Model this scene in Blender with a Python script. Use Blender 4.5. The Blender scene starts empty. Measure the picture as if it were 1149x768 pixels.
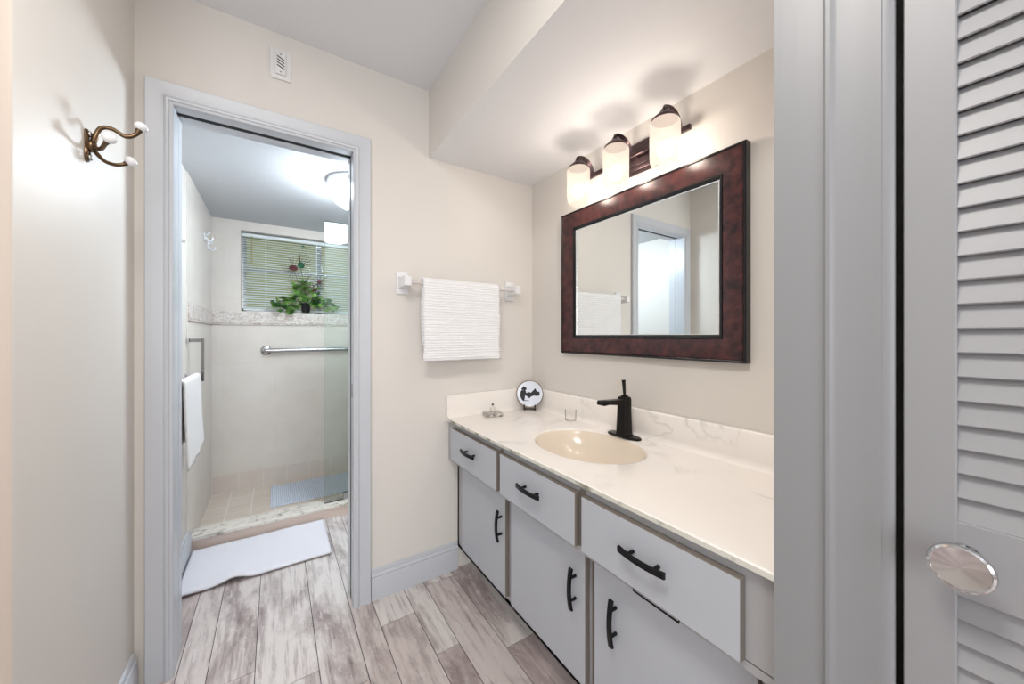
import bpy, bmesh, math, random
from mathutils import Vector, Matrix
random.seed(7)
SC = bpy.context.scene
COL = SC.collection
PI = math.pi

# ------------------------------------------------------------------ camera
cam_d = bpy.data.cameras.new('camera')
cam = bpy.data.objects.new('camera', cam_d)
COL.objects.link(cam)
cam.location = (0, 0, 1.22)
cam.rotation_euler = (PI/2, 0, -math.atan2(265.5, 406.0))
cam_d.sensor_width = 36.0
cam_d.lens = 406.0/1149.0*36.0
cam_d.shift_y = -7.0/1149.0
cam_d.clip_start = 0.02
SC.camera = cam

# ------------------------------------------------------------------ view, world, lights
SC.view_settings.view_transform = 'Standard'
SC.view_settings.look = 'None'
SC.view_settings.gamma = 1.0
SC.view_settings.use_curve_mapping = False
SC.view_settings.exposure = 0.2
W = bpy.data.worlds.new('sky')
SC.world = W
W.use_nodes = True
W.node_tree.nodes['Background'].inputs[0].default_value = (0.8, 0.88, 1.0, 1)
W.node_tree.nodes['Background'].inputs[1].default_value = 0.9


def light(name, kind, loc, rot, power, color, size=0.1, size_y=None):
    d = bpy.data.lights.new(name, kind)
    d.energy = power
    d.color = color
    if kind == 'AREA':
        d.shape = 'RECTANGLE'
        d.size = size
        d.size_y = size_y or size
    else:
        d.shadow_soft_size = size
    o = bpy.data.objects.new(name, d)
    o.location = loc
    o.rotation_euler = rot
    COL.objects.link(o)
    return o


# added fill light behind the camera, standing in for an unseen window
light('rear_fill', 'AREA', (-0.9, -2.7, 1.45), (PI/2, 0, 0), 50, (0.90, 0.95, 1.0), 2.0, 1.7)
# added fill light near the ceiling above the camera, no fixture there
light('overhead_fill', 'AREA', (-0.12, 0.25, 2.43), (0, 0, 0), 17, (1.0, 0.96, 0.9), 0.45)
VAN_E, VAN_C = 118.0, (1.0, 0.92, 0.85, 1)
SHOWER_E = 68.0


# ------------------------------------------------------------------ materials
def lin(r, g, b):
    f = lambda c: (c/255/12.92) if c/255 <= 0.04045 else ((c/255+0.055)/1.055)**2.4
    return (f(r), f(g), f(b), 1)


def mat(name, col, rough=0.5, metal=0.0, spec=0.5, emis=None, es=0, trans=0.0, ior=1.45):
    m = bpy.data.materials.new(name)
    m.use_nodes = True
    b = m.node_tree.nodes['Principled BSDF']
    b.inputs['Base Color'].default_value = col
    b.inputs['Roughness'].default_value = rough
    b.inputs['Metallic'].default_value = metal
    b.inputs['Specular IOR Level'].default_value = spec
    b.inputs['IOR'].default_value = ior
    b.inputs['Transmission Weight'].default_value = trans
    if emis:
        b.inputs['Emission Color'].default_value = emis
        b.inputs['Emission Strength'].default_value = es
    return m


def nodes(m):
    return m.node_tree.nodes, m.node_tree.links, m.node_tree.nodes['Principled BSDF']


def noise_mix(m, c1, c2, scale=5, lo=0.4, hi=0.6, detail=4, stretch=(1, 1, 1), dist=0.0, rough=0.55):
    n, l, b = nodes(m)
    tc = n.new('ShaderNodeTexCoord')
    mp = n.new('ShaderNodeMapping')
    mp.inputs['Scale'].default_value = stretch
    nz = n.new('ShaderNodeTexNoise')
    nz.inputs['Scale'].default_value = scale
    nz.inputs['Detail'].default_value = detail
    nz.inputs['Roughness'].default_value = rough
    nz.inputs['Distortion'].default_value = dist
    cr = n.new('ShaderNodeValToRGB')
    cr.color_ramp.elements[0].position = lo
    cr.color_ramp.elements[0].color = c1
    cr.color_ramp.elements[1].position = hi
    cr.color_ramp.elements[1].color = c2
    l.new(tc.outputs['Object'], mp.inputs[0])
    l.new(mp.outputs[0], nz.inputs['Vector'])
    l.new(nz.outputs['Fac'], cr.inputs[0])
    l.new(cr.outputs[0], b.inputs['Base Color'])
    return nz, cr


def bump(m, scale, strength, dist=0.002, stretch=(1, 1, 1)):
    n, l, b = nodes(m)
    tc = n.new('ShaderNodeTexCoord')
    mp = n.new('ShaderNodeMapping')
    mp.inputs['Scale'].default_value = stretch
    nz = n.new('ShaderNodeTexNoise')
    nz.inputs['Scale'].default_value = scale
    nz.inputs['Detail'].default_value = 3
    bp = n.new('ShaderNodeBump')
    bp.inputs['Strength'].default_value = strength
    bp.inputs['Distance'].default_value = dist
    l.new(tc.outputs['Object'], mp.inputs[0])
    l.new(mp.outputs[0], nz.inputs['Vector'])
    l.new(nz.outputs['Fac'], bp.inputs['Height'])
    l.new(bp.outputs[0], b.inputs['Normal'])


M = {}
M['wall'] = mat('cream_paint', lin(223, 218, 212), 0.45, spec=0.35)
bump(M['wall'], 9, 0.25, 0.004)
M['hall'] = mat('shaded_hall_wall', lin(192, 178, 166), 0.5)  # wall tone darkened: shade on the hall-facing faces put into the colour
M['ceiling'] = mat('ceiling_paint', lin(232, 233, 236), 0.6)
bump(M['ceiling'], 7, 0.3, 0.005)
M['trim'] = mat('white_gloss_trim', lin(198, 201, 207), 0.3)
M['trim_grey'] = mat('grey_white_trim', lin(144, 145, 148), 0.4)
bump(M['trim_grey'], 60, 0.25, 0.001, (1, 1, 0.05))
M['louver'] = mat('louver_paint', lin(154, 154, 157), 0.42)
M['cab'] = mat('cabinet_paint', lin(184, 188, 195), 0.32)
M['cab_frame'] = mat('cabinet_frame_paint', lin(172, 172, 174), 0.4)
M['cab_edge'] = mat('bare_panel_edge', lin(122, 114, 106), 0.6)
M['black'] = mat('matte_black_metal', (0.012, 0.012, 0.014, 1), 0.38, 0.6)
M['bronze'] = mat('faucet_bronze', (0.02, 0.018, 0.017, 1), 0.3, 0.8)
M['fixture'] = mat('fixture_bronze', (0.09, 0.06, 0.065, 1), 0.3, 0.85)
M['chrome'] = mat('chrome', (0.72, 0.72, 0.73, 1), 0.08, 1.0)
M['steel'] = mat('brushed_steel', (0.5, 0.5, 0.5, 1), 0.25, 1.0)
M['dark'] = mat('dark_gap', (0.01, 0.012, 0.015, 1), 0.7)
M['darkwood'] = mat('cabinet_inside', lin(120, 112, 104), 0.7)
M['mirror'] = mat('mirror_glass', (0.86, 0.89, 0.88, 1), 0.0, 1.0)
M['silver'] = mat('silver_bead', (0.8, 0.8, 0.78, 1), 0.2, 1.0)
M['ceramic'] = mat('white_ceramic', lin(232, 232, 234), 0.15)
M['brass'] = mat('aged_brass', lin(104, 84, 64), 0.25, 0.95)
M['plastic'] = mat('white_plastic', lin(228, 227, 226), 0.4)
M['gold'] = mat('gold_rim', lin(120, 100, 60), 0.3, 0.8)
M['pot'] = mat('black_pot', (0.01, 0.01, 0.012, 1), 0.4)
M['wood_dark'] = mat('dark_wood_stand', (0.03, 0.022, 0.018, 1), 0.4)
M['twig'] = mat('dry_twig', lin(70, 50, 52), 0.8)
M['feather'] = mat('burgundy_feather', lin(90, 40, 45), 0.7)
M['feather_green'] = mat('green_feather', lin(30, 90, 60), 0.6)
M['bulbcap'] = M['fixture']

# black / burgundy mottled picture frame
M['burl'] = mat('burgundy_burl', lin(80, 40, 36), 0.28)
noise_mix(M['burl'], lin(30, 18, 23), lin(88, 48, 46), 26, 0.32, 0.68, 6, rough=0.65)
M['frame_black'] = mat('frame_black', (0.008, 0.008, 0.01, 1), 0.25)

# marble counter
M['marble'] = mat('cultured_marble', lin(238, 226, 212), 0.16)
def marble_nodes(m, base, vein, tint, scale=2.2):
    n, l, b = nodes(m)
    tc = n.new('ShaderNodeTexCoord')
    nz = n.new('ShaderNodeTexNoise')
    nz.inputs['Scale'].default_value = scale
    nz.inputs['Detail'].default_value = 7
    nz.inputs['Distortion'].default_value = 1.6
    r1 = n.new('ShaderNodeValToRGB')
    e = r1.color_ramp.elements
    e[0].position = 0.47; e[0].color = (0, 0, 0, 1)
    e[1].position = 0.53; e[1].color = (0, 0, 0, 1)
    k = e.new(0.5); k.color = (1, 1, 1, 1)
    nz2 = n.new('ShaderNodeTexNoise')
    nz2.inputs['Scale'].default_value = 3.1
    nz2.inputs['Detail'].default_value = 3
    r2 = n.new('ShaderNodeValToRGB')
    r2.color_ramp.elements[0].position = 0.5
    r2.color_ramp.elements[1].position = 0.72
    mul = n.new('ShaderNodeMath'); mul.operation = 'MULTIPLY'
    m1 = n.new('ShaderNodeMix'); m1.data_type = 'RGBA'
    m1.inputs[6].default_value = base; m1.inputs[7].default_value = tint
    m2 = n.new('ShaderNodeMix'); m2.data_type = 'RGBA'
    m2.inputs[7].default_value = vein
    l.new(tc.outputs['Object'], nz.inputs['Vector'])
    l.new(tc.outputs['Object'], nz2.inputs['Vector'])
    l.new(nz.outputs['Fac'], r1.inputs[0]); l.new(nz2.outputs['Fac'], r2.inputs[0])
    l.new(r1.outputs[0], mul.inputs[0]); l.new(r2.outputs[0], mul.inputs[1])
    l.new(r2.outputs[0], m1.inputs[0])
    l.new(m1.outputs[2], m2.inputs[6]); l.new(mul.outputs[0], m2.inputs[0])
    l.new(m2.outputs[2], b.inputs['Base Color'])
marble_nodes(M['marble'], lin(240, 234, 228), lin(198, 194, 189), lin(234, 229, 226))
M['bowl'] = mat('bowl_marble', lin(226, 213, 196), 0.12)
M['edge_marble'] = mat('counter_edge_marble', lin(205, 203, 190), 0.25)
noise_mix(M['edge_marble'], lin(150, 150, 132), lin(214, 212, 202), 14, 0.36, 0.5, 5)
M['curb_marble'] = mat('curb_marble', lin(225, 220, 210), 0.25)
noise_mix(M['curb_marble'], lin(150, 140, 130), lin(226, 220, 210), 16, 0.33, 0.48, 8, (1, 2.2, 1), 1.2)
M['curb_face'] = mat('curb_face_paint', lin(224, 206, 195), 0.6)
M['grey_marble'] = mat('grey_veined_marble', lin(180, 176, 170), 0.3)
noise_mix(M['grey_marble'], lin(105, 100, 95), lin(205, 200, 192), 70, 0.4, 0.6, 4)


def tile_mat(name, c1, c2, mortar, w, h, ms, rough=0.3, axes='XZ', off=0.5, bumpk=0.15):
    m = mat(name, c1, rough)
    n, l, b = nodes(m)
    tc = n.new('ShaderNodeTexCoord')
    sp = n.new('ShaderNodeSeparateXYZ')
    cb = n.new('ShaderNodeCombineXYZ')
    l.new(tc.outputs['Object'], sp.inputs[0])
    l.new(sp.outputs[axes[0]], cb.inputs[0])
    l.new(sp.outputs[axes[1]], cb.inputs[1])
    bk = n.new('ShaderNodeTexBrick')
    bk.offset = off
    bk.inputs['Scale'].default_value = 1
    bk.inputs['Brick Width'].default_value = w
    bk.inputs['Row Height'].default_value = h
    bk.inputs['Mortar Size'].default_value = ms
    bk.inputs['Color1'].default_value = c1
    bk.inputs['Color2'].default_value = c2
    bk.inputs['Mortar'].default_value = mortar
    l.new(cb.outputs[0], bk.inputs['Vector'])
    nz = n.new('ShaderNodeTexNoise')
    nz.inputs['Scale'].default_value = 6
    nz.inputs['Detail'].default_value = 5
    l.new(tc.outputs['Object'], nz.inputs['Vector'])
    mx = n.new('ShaderNodeMix'); mx.data_type = 'RGBA'; mx.blend_type = 'MULTIPLY'
    rp = n.new('ShaderNodeValToRGB')
    rp.color_ramp.elements[0].position = 0.3; rp.color_ramp.elements[0].color = (0.95, 0.94, 0.93, 1)
    rp.color_ramp.elements[1].position = 0.6; rp.color_ramp.elements[1].color = (1, 1, 1, 1)
    l.new(nz.outputs['Fac'], rp.inputs[0])
    mx.inputs[0].default_value = 1
    l.new(bk.outputs['Color'], mx.inputs[6]); l.new(rp.outputs[0], mx.inputs[7])
    l.new(mx.outputs[2], b.inputs['Base Color'])
    bp = n.new('ShaderNodeBump'); bp.invert = True
    bp.inputs['Strength'].default_value = bumpk; bp.inputs['Distance'].default_value = 0.002
    l.new(bk.outputs['Fac'], bp.inputs['Height']); l.new(bp.outputs[0], b.inputs['Normal'])
    return m


M['tile_far'] = tile_mat('shower_tile_far', lin(226, 219, 211), lin(225, 217, 209), lin(220, 213, 205), 0.33, 0.25, 0.002)
M['tile_left'] = tile_mat('shower_tile_left', lin(226, 219, 211), lin(225, 217, 209), lin(220, 213, 205), 0.33, 0.25, 0.002, axes='YZ')
M['tile_row'] = tile_mat('base_row_tile', lin(218, 207, 198), lin(222, 211, 201), lin(225, 217, 208), 0.16, 0.16, 0.004)
M['tile_floor'] = tile_mat('shower_floor_tile', lin(212, 198, 184), lin(220, 208, 196), lin(228, 220, 210), 0.14, 0.14, 0.005, axes='XY', off=0.0)
M['border'] = mat('relief_border', lin(215, 205, 198), 0.35)
noise_mix(M['border'], lin(196, 180, 172), lin(228, 222, 216), 22, 0.4, 0.58, 3, (1, 1, 1.6), 2.5)
bump(M['border'], 30, 0.6, 0.006)


# planks: per-plank random colour from a vertex attribute, streaks along Y
def plank_mat():
    m = mat('whitewashed_plank', lin(190, 180, 178), 0.42)
    n, l, b = nodes(m)
    at = n.new('ShaderNodeAttribute'); at.attribute_name = 'plank'
    tc = n.new('ShaderNodeTexCoord')
    sep = n.new('ShaderNodeSeparateColor')
    l.new(at.outputs['Color'], sep.inputs[0])
    mulz = n.new('ShaderNodeMath'); mulz.operation = 'MULTIPLY'; mulz.inputs[1].default_value = 37.0
    l.new(sep.outputs[1], mulz.inputs[0])
    cmb = n.new('ShaderNodeCombineXYZ')
    l.new(mulz.outputs[0], cmb.inputs[0]); l.new(mulz.outputs[0], cmb.inputs[1]); l.new(mulz.outputs[0], cmb.inputs[2])
    add = n.new('ShaderNodeVectorMath'); add.operation = 'ADD'
    l.new(tc.outputs['Object'], add.inputs[0]); l.new(cmb.outputs[0], add.inputs[1])

    def nz(scale, st, det=6, rg=0.6, ds=0.0):
        mp = n.new('ShaderNodeMapping'); mp.inputs['Scale'].default_value = st
        t = n.new('ShaderNodeTexNoise')
        t.inputs['Scale'].default_value = scale; t.inputs['Detail'].default_value = det
        t.inputs['Roughness'].default_value = rg; t.inputs['Distortion'].default_value = ds
        l.new(add.outputs[0], mp.inputs[0]); l.new(mp.outputs[0], t.inputs['Vector'])
        return t

    def ramp(src, a, bb, c0=(0, 0, 0, 1), c1=(1, 1, 1, 1)):
        r = n.new('ShaderNodeValToRGB')
        r.color_ramp.elements[0].position = a; r.color_ramp.elements[0].color = c0
        r.color_ramp.elements[1].position = bb; r.color_ramp.elements[1].color = c1
        l.new(src, r.inputs[0]); return r

    def mix(f, a, bb, fv=None):
        x = n.new('ShaderNodeMix'); x.data_type = 'RGBA'
        if f is None: x.inputs[0].default_value = fv
        else: l.new(f, x.inputs[0])
        for i, v in ((6, a), (7, bb)):
            if isinstance(v, tuple): x.inputs[i].default_value = v
            else: l.new(v, x.inputs[i])
        return x.outputs[2]
    base = mix(sep.outputs[0], lin(226, 220, 216), lin(196, 180, 176))
    big = ramp(nz(3.0, (2.0, 0.8, 1), 5, 0.6, 0.6).outputs['Fac'], 0.46, 0.66)
    c = mix(big.outputs[0], base, lin(156, 141, 139))
    fine = ramp(nz(22, (2.4, 0.16, 1), 8, 0.68).outputs['Fac'], 0.5, 0.72)
    c = mix(fine.outputs[0], c, lin(140, 124, 122))
    # worn whitewash flecks and dark knots, only inside the grey areas
    fl = nz(34, (1.5, 0.45, 1), 8, 0.75)
    flr = ramp(fl.outputs['Fac'], 0.57, 0.66)
    ms = n.new('ShaderNodeMath'); ms.operation = 'MULTIPLY'
    l.new(flr.outputs[0], ms.inputs[0]); l.new(big.outputs[0], ms.inputs[1])
    c = mix(ms.outputs[0], c, lin(112, 100, 98))
    flw = ramp(fl.outputs['Fac'], 0.36, 0.46, (1, 1, 1, 1), (0, 0, 0, 1))
    mw = n.new('ShaderNodeMath'); mw.operation = 'MULTIPLY'; mw.inputs[1].default_value = 0.55
    l.new(flw.outputs[0], mw.inputs[0])
    c = mix(mw.outputs[0], c, lin(226, 220, 217))
    l.new(c, b.inputs['Base Color'])
    bp = n.new('ShaderNodeBump'); bp.inputs['Strength'].default_value = 0.15; bp.inputs['Distance'].default_value = 0.001
    l.new(fl.outputs['Fac'], bp.inputs['Height']); l.new(bp.outputs[0], b.inputs['Normal'])
    return m


M['plank'] = plank_mat()


def cloth_mat(name, col, pitch, axes, strength=0.6, dist=0.003):
    m = mat(name, col, 0.95, spec=0.1)
    n, l, b = nodes(m)
    tc = n.new('ShaderNodeTexCoord')
    prev = None
    for ax, k in axes:
        w = n.new('ShaderNodeTexWave'); w.bands_direction = ax
        w.inputs['Scale'].default_value = 0.314/pitch
        w.inputs['Distortion'].default_value = 0.3
        l.new(tc.outputs['Object'], w.inputs['Vector'])
        if prev is None: prev = w.outputs['Fac']
        else:
            a = n.new('ShaderNodeMath'); a.operation = 'ADD'
            l.new(prev, a.inputs[0]); l.new(w.outputs['Fac'], a.inputs[1]); prev = a.outputs[0]
    bp = n.new('ShaderNodeBump'); bp.inputs['Strength'].default_value = strength; bp.inputs['Distance'].default_value = dist
    l.new(prev, bp.inputs['Height']); l.new(bp.outputs[0], b.inputs['Normal'])
    return m


M['waffle'] = cloth_mat('white_waffle_cotton', lin(236, 236, 238), 0.0125, (('Z', 1),), 0.6, 0.003)
M['terry'] = mat('white_terry', lin(238, 234, 232), 0.95, spec=0.1)
bump(M['terry'], 260, 0.8, 0.003)
M['rug'] = mat('white_cotton_mat', lin(234, 232, 238), 0.95, spec=0.1)
bump(M['rug'], 150, 0.8, 0.004)

# dotted plastic shower mat
M['showermat'] = mat('dotted_shower_mat', lin(214, 222, 232), 0.4)
n_, l_, b_ = nodes(M['showermat'])
tc_ = n_.new('ShaderNodeTexCoord'); vo = n_.new('ShaderNodeTexVoronoi'); vo.voronoi_dimensions = '2D'
vo.inputs['Scale'].default_value = 78; vo.inputs['Randomness'].default_value = 0.25
rr = n_.new('ShaderNodeValToRGB')
rr.color_ramp.elements[0].position = 0.28; rr.color_ramp.elements[0].color = lin(160, 173, 192)
rr.color_ramp.elements[1].position = 0.4; rr.color_ramp.elements[1].color = lin(216, 224, 236)
l_.new(tc_.outputs['Object'], vo.inputs['Vector']); l_.new(vo.outputs['Distance'], rr.inputs[0]); l_.new(rr.outputs[0], b_.inputs['Base Color'])


def leaf_mat():
    m = mat('ivy_leaf', lin(60, 120, 50), 0.4)
    noise_mix(m, lin(24, 74, 34), lin(128, 172, 78), 16, 0.38, 0.64, 2)
    return m


M['leaf'] = leaf_mat()


def thin_glass(name, tint, ior=1.5):
    m = bpy.data.materials.new(name); m.use_nodes = True
    n = m.node_tree.nodes; l = m.node_tree.links
    n.remove(n['Principled BSDF'])
    out = n['Material Output']
    tr = n.new('ShaderNodeBsdfTransparent'); tr.inputs[0].default_value = tint
    gl = n.new('ShaderNodeBsdfGlossy'); gl.inputs['Roughness'].default_value = 0.0
    fr = n.new('ShaderNodeFresnel'); fr.inputs['IOR'].default_value = ior
    mx = n.new('ShaderNodeMixShader')
    l.new(fr.outputs[0], mx.inputs[0]); l.new(tr.outputs[0], mx.inputs[1]); l.new(gl.outputs[0], mx.inputs[2])
    l.new(mx.outputs[0], out.inputs[0])
    return m


M['glass'] = thin_glass('shower_glass', (0.93, 0.965, 0.95, 1))
M['clear'] = thin_glass('clear_glass', (0.96, 0.96, 0.955, 1), 1.1)


def shade_mat():
    m = bpy.data.materials.new('frosted_lamp_shade'); m.use_nodes = True
    n = m.node_tree.nodes; l = m.node_tree.links
    n.remove(n['Principled BSDF'])
    tr = n.new('ShaderNodeBsdfTransparent'); tr.inputs[0].default_value = (1, 0.95, 0.89, 1)
    tl = n.new('ShaderNodeBsdfTranslucent'); tl.inputs[0].default_value = (0.03, 0.026, 0.022, 1)
    df = n.new('ShaderNodeBsdfDiffuse'); df.inputs[0].default_value = (0.02, 0.018, 0.016, 1)
    em = n.new('ShaderNodeEmission'); em.inputs[0].default_value = (1, 0.84, 0.7, 1); em.inputs[1].default_value = 0.58
    m1 = n.new('ShaderNodeMixShader'); m1.inputs[0].default_value = 0.6
    m2 = n.new('ShaderNodeMixShader'); m2.inputs[0].default_value = 0.34
    ad = n.new('ShaderNodeAddShader')
    l.new(df.outputs[0], m1.inputs[1]); l.new(tl.outputs[0], m1.inputs[2])
    l.new(m1.outputs[0], m2.inputs[1]); l.new(tr.outputs[0], m2.inputs[2])
    l.new(m2.outputs[0], ad.inputs[0]); l.new(em.outputs[0], ad.inputs[1])
    l.new(ad.outputs[0], n['Material Output'].inputs[0])
    return m


M['shade'] = shade_mat()
M['dome'] = mat('lit_dome', (0.9, 0.9, 0.9, 1), 0.3, emis=(0.79, 0.90, 1.0, 1), es=SHOWER_E)
M['bulb'] = mat('lit_bulb', (0.9, 0.9, 0.9, 1), 0.4, emis=VAN_C, es=VAN_E)
M['slat'] = mat('blind_slat', lin(226, 232, 232), 0.4)
M['exterior'] = mat('exterior_wall', lin(176, 178, 126), 0.9)


# ------------------------------------------------------------------ object helpers
ORG = {}


def link(name, parent=None, data=None, loc=(0, 0, 0), rot=0.0):
    o = bpy.data.objects.new(name, data)
    COL.objects.link(o)
    o.location = loc
    o.rotation_euler = (0, 0, rot)
    if parent: o.parent = parent
    return o


def thing(name, label, cat, loc=(0, 0, 0), group=None):
    o = link(name, None, None, loc)
    o.empty_display_size = 0.05
    ORG[o.name] = Vector(loc)
    o['label'] = label; o['category'] = cat
    if group: o['group'] = group
    return o


def obj(name, bm, m, parent=None, smooth=False, org=None, label=None):
    """link a bmesh (world coordinates) as one mesh object below parent"""
    base = ORG[parent.name] if parent else Vector(org or (0, 0, 0))
    bmesh.ops.recalc_face_normals(bm, faces=bm.faces[:])
    bmesh.ops.translate(bm, verts=bm.verts[:], vec=-base)
    me = bpy.data.meshes.new(name)
    bm.to_mesh(me); bm.free()
    for mm in (m if isinstance(m, (list, tuple)) else [m]):
        me.materials.append(mm)
    if smooth:
        me.polygons.foreach_set('use_smooth', [True]*len(me.polygons))
        if smooth == 'auto':
            me.set_sharp_from_angle(angle=math.radians(38))
    o = link(name, parent, me, (0, 0, 0) if parent else base)
    ORG[o.name] = base
    if label: o['label'] = label
    return o


def tag(o, label, cat, group=None):
    o['label'] = label; o['category'] = cat
    if group: o['group'] = group
    return o


def struct(name, bm, m, smooth=False):
    o = obj(name, bm, m, None, smooth)
    o['kind'] = 'structure'
    return o


def box(bm, x0, x1, y0, y1, z0, z1, bev=0.0, seg=2, mi=0):
    r = bmesh.ops.create_cube(bm, size=1)
    vs = r['verts']
    for v in vs:
        v.co = Vector(((x0+x1)/2+v.co.x*(x1-x0), (y0+y1)/2+v.co.y*(y1-y0), (z0+z1)/2+v.co.z*(z1-z0)))
    fs = set(f for v in vs for f in v.link_faces)
    for f in fs: f.material_index = mi
    if bev > 0:
        es = list(set(e for v in vs for e in v.link_edges))
        bmesh.ops.bevel(bm, geom=es, offset=bev, segments=seg, affect='EDGES', profile=0.5)
    return vs


def NB(): return bmesh.new()


def boxo(*a, **k):
    bm = NB(); box(bm, *a, **k); return bm


def rings(bm, rs, close_u=True, cap=True, mi=0):
    """rs: list of rings (lists of points); bridges them"""
    vr = [[bm.verts.new(p) for p in r] for r in rs]
    n = len(vr[0])
    for a, b in zip(vr, vr[1:]):
        for i in range(n if close_u else n-1):
            f = bm.faces.new((a[i], a[(i+1) % n], b[(i+1) % n], b[i])); f.material_index = mi
    if cap and close_u:
        for r in (vr[0], vr[-1]):
            f = bm.faces.new(r); f.material_index = mi
    return vr


def lathe(bm, c, prof, n=32, axis='Z', cap=True):
    """prof: (r, h) pairs along axis from c"""
    c = Vector(c); rs = []
    for r, h in prof:
        ring = []
        r = max(r, 1e-5)
        for i in range(n):
            a = 2*PI*i/n; u, v = r*math.cos(a), r*math.sin(a)
            ring.append(c + (Vector((u, v, h)) if axis == 'Z' else Vector((h, u, v)) if axis == 'X' else Vector((u, h, v))))
        rs.append(ring)
    rings(bm, rs, True, cap)


def tube(bm, pts, rad, n=10, flat=None):
    """flat=(w,h): rectangular-ish section instead of round"""
    pts = [Vector(p) for p in pts]
    if not isinstance(rad, (list, tuple)): rad = [rad]*len(pts)
    rs = []; up = None
    for i, p in enumerate(pts):
        t = (pts[min(i+1, len(pts)-1)]-pts[max(i-1, 0)]).normalized()
        if up is None:
            up = t.orthogonal().normalized() if abs(t.z) > 0.9 else Vector((0, 0, 1))
        s = t.cross(up)
        if s.length < 1e-4: s = t.orthogonal()
        s.normalize(); up = s.cross(t).normalized()
        if flat:
            w, h = flat[0]/2*rad[i], flat[1]/2*rad[i]
            rs.append([p+s*a*w+up*b*h for a, b in ((-1, -1), (1, -1), (1, 1), (-1, 1))])
        else:
            rs.append([p+(s*math.cos(2*PI*k/n)+up*math.sin(2*PI*k/n))*rad[i] for k in range(n)])
    rings(bm, rs)


def bez(p, n=12):
    """catmull-rom through points"""
    p = [Vector(q) for q in p]
    P = [p[0]*2-p[1]] + p + [p[-1]*2-p[-2]]
    out = []
    for i in range(1, len(P)-2):
        for k in range(n):
            t = k/n
            a, b, c, d = P[i-1], P[i], P[i+1], P[i+2]
            out.append(0.5*((2*b)+(c-a)*t+(2*a-5*b+4*c-d)*t*t+(3*b-a-3*c+d)*t**3))
    out.append(p[-1]); return out


def ball(bm, c, r, sc=(1, 1, 1), u=20, v=12):
    res = bmesh.ops.create_uvsphere(bm, u_segments=u, v_segments=v, radius=1)
    for q in res['verts']:
        q.co = Vector(c)+Vector((q.co.x*r*sc[0], q.co.y*r*sc[1], q.co.z*r*sc[2]))
    return res['verts']


def frame_sweep(bm, corners, prof, fn, closed=True):
    """corners (a,b,sa,sb); prof (offset,out); fn(a,b,out)->3D"""
    n = len(corners); cols = []
    for a, b, sa, sb in corners:
        cols.append([bm.verts.new(fn(a+sa*o, b+sb*o, h)) for o, h in prof])
    k = len(prof)
    for i in range(n if closed else n-1):
        A, B = cols[i], cols[(i+1) % n]
        for j in range(k-1):
            bm.faces.new((A[j], A[j+1], B[j+1], B[j]))
    if not closed:
        bm.faces.new(cols[0]); bm.faces.new(cols[-1])


def extrude_prof(bm, prof, a0, a1, fn, mi=0):
    """prof closed polygon (p,q); fn(p,q,a)"""
    rings(bm, [[fn(p, q, a0) for p, q in prof], [fn(p, q, a1) for p, q in prof]], True, True, mi)


# ------------------------------------------------------------------ constants of the room
XL, XR, YB = -0.407, 1.29, 1.752          # left wall, mirror wall, back wall
ZC, ZS = 2.45, 2.115                      # ceiling, soffit / shower-room ceiling
DX0, DX1, DZ = -0.305, 0.292, 2.045       # door opening
YW = 1.872                                # other face of the back wall
YF = 3.507                                # far shower wall
XC = 0.735                                # closet casing face
HY0, HX0 = -3.0, -2.2                     # bedroom / hall behind the camera

# ------------------------------------------------------------------ floor
def build_floor():
    bm = NB()
    lay = bm.loops.layers.float_color.new('plank')
    edges = [-0.298, -0.206, -0.062, 0.134, 0.28, 0.371, 0.515, 0.611, 0.757, 0.953, 1.099, 1.19, 1.334, 1.45]
    w = [0.144, 0.092, 0.146, 0.196]; k = 0
    while edges[0] > HX0:
        edges.insert(0, edges[0]-w[k % 4]); k += 1
    known = {-0.206: 1.612, -0.062: 1.487, 0.134: 2.27, 0.28: 1.863, 0.371: 1.569, 0.515: 1.314}
    tone = {-0.298: (0.55, 0), -0.206: (0.45, 0), -0.062: (0.3, 0), 0.134: (0.15, 0), 0.28: (0.5, 1), 0.371: (0.6, 0.9), 0.515: (0.7, 0.9), 0.611: (0.6, 1)}
    L = 0.92; g = 0.0013
    for x0, x1 in zip(edges, edges[1:]):
        y = known.get(round(x0, 3), 1.0+random.random()*L)
        while y > HY0: y -= L
        while y < 2.68:
            a, b = max(y, HY0)+g, min(y+L, 2.69)-g
            y += L
            if b-a < 0.01: continue
            t = tone.get(round(x0, 3))
            r = 0.2+0.8*random.random()
            if t is not None:
                r = t[0] if (a+b)/2 > 1.0 else 0.5+0.5*random.random()
                if x0 >= 0.28 and b > 1.9: r = 0.08
            c = (min(1, max(0, r)), random.random(), random.random(), 1)
            vs = box(bm, x0+g, x1-g, a, b, -0.012, 0.0)
            for f in set(f for v in vs for f in v.link_faces):
                for lp in f.loops: lp[lay] = c
    # dark bed below the joints
    vs = box(bm, HX0, 1.45, HY0, 2.69, -0.05, -0.0025, mi=1)
    struct('floor', bm, [M['plank'], M['dark']])


build_floor()

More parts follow.
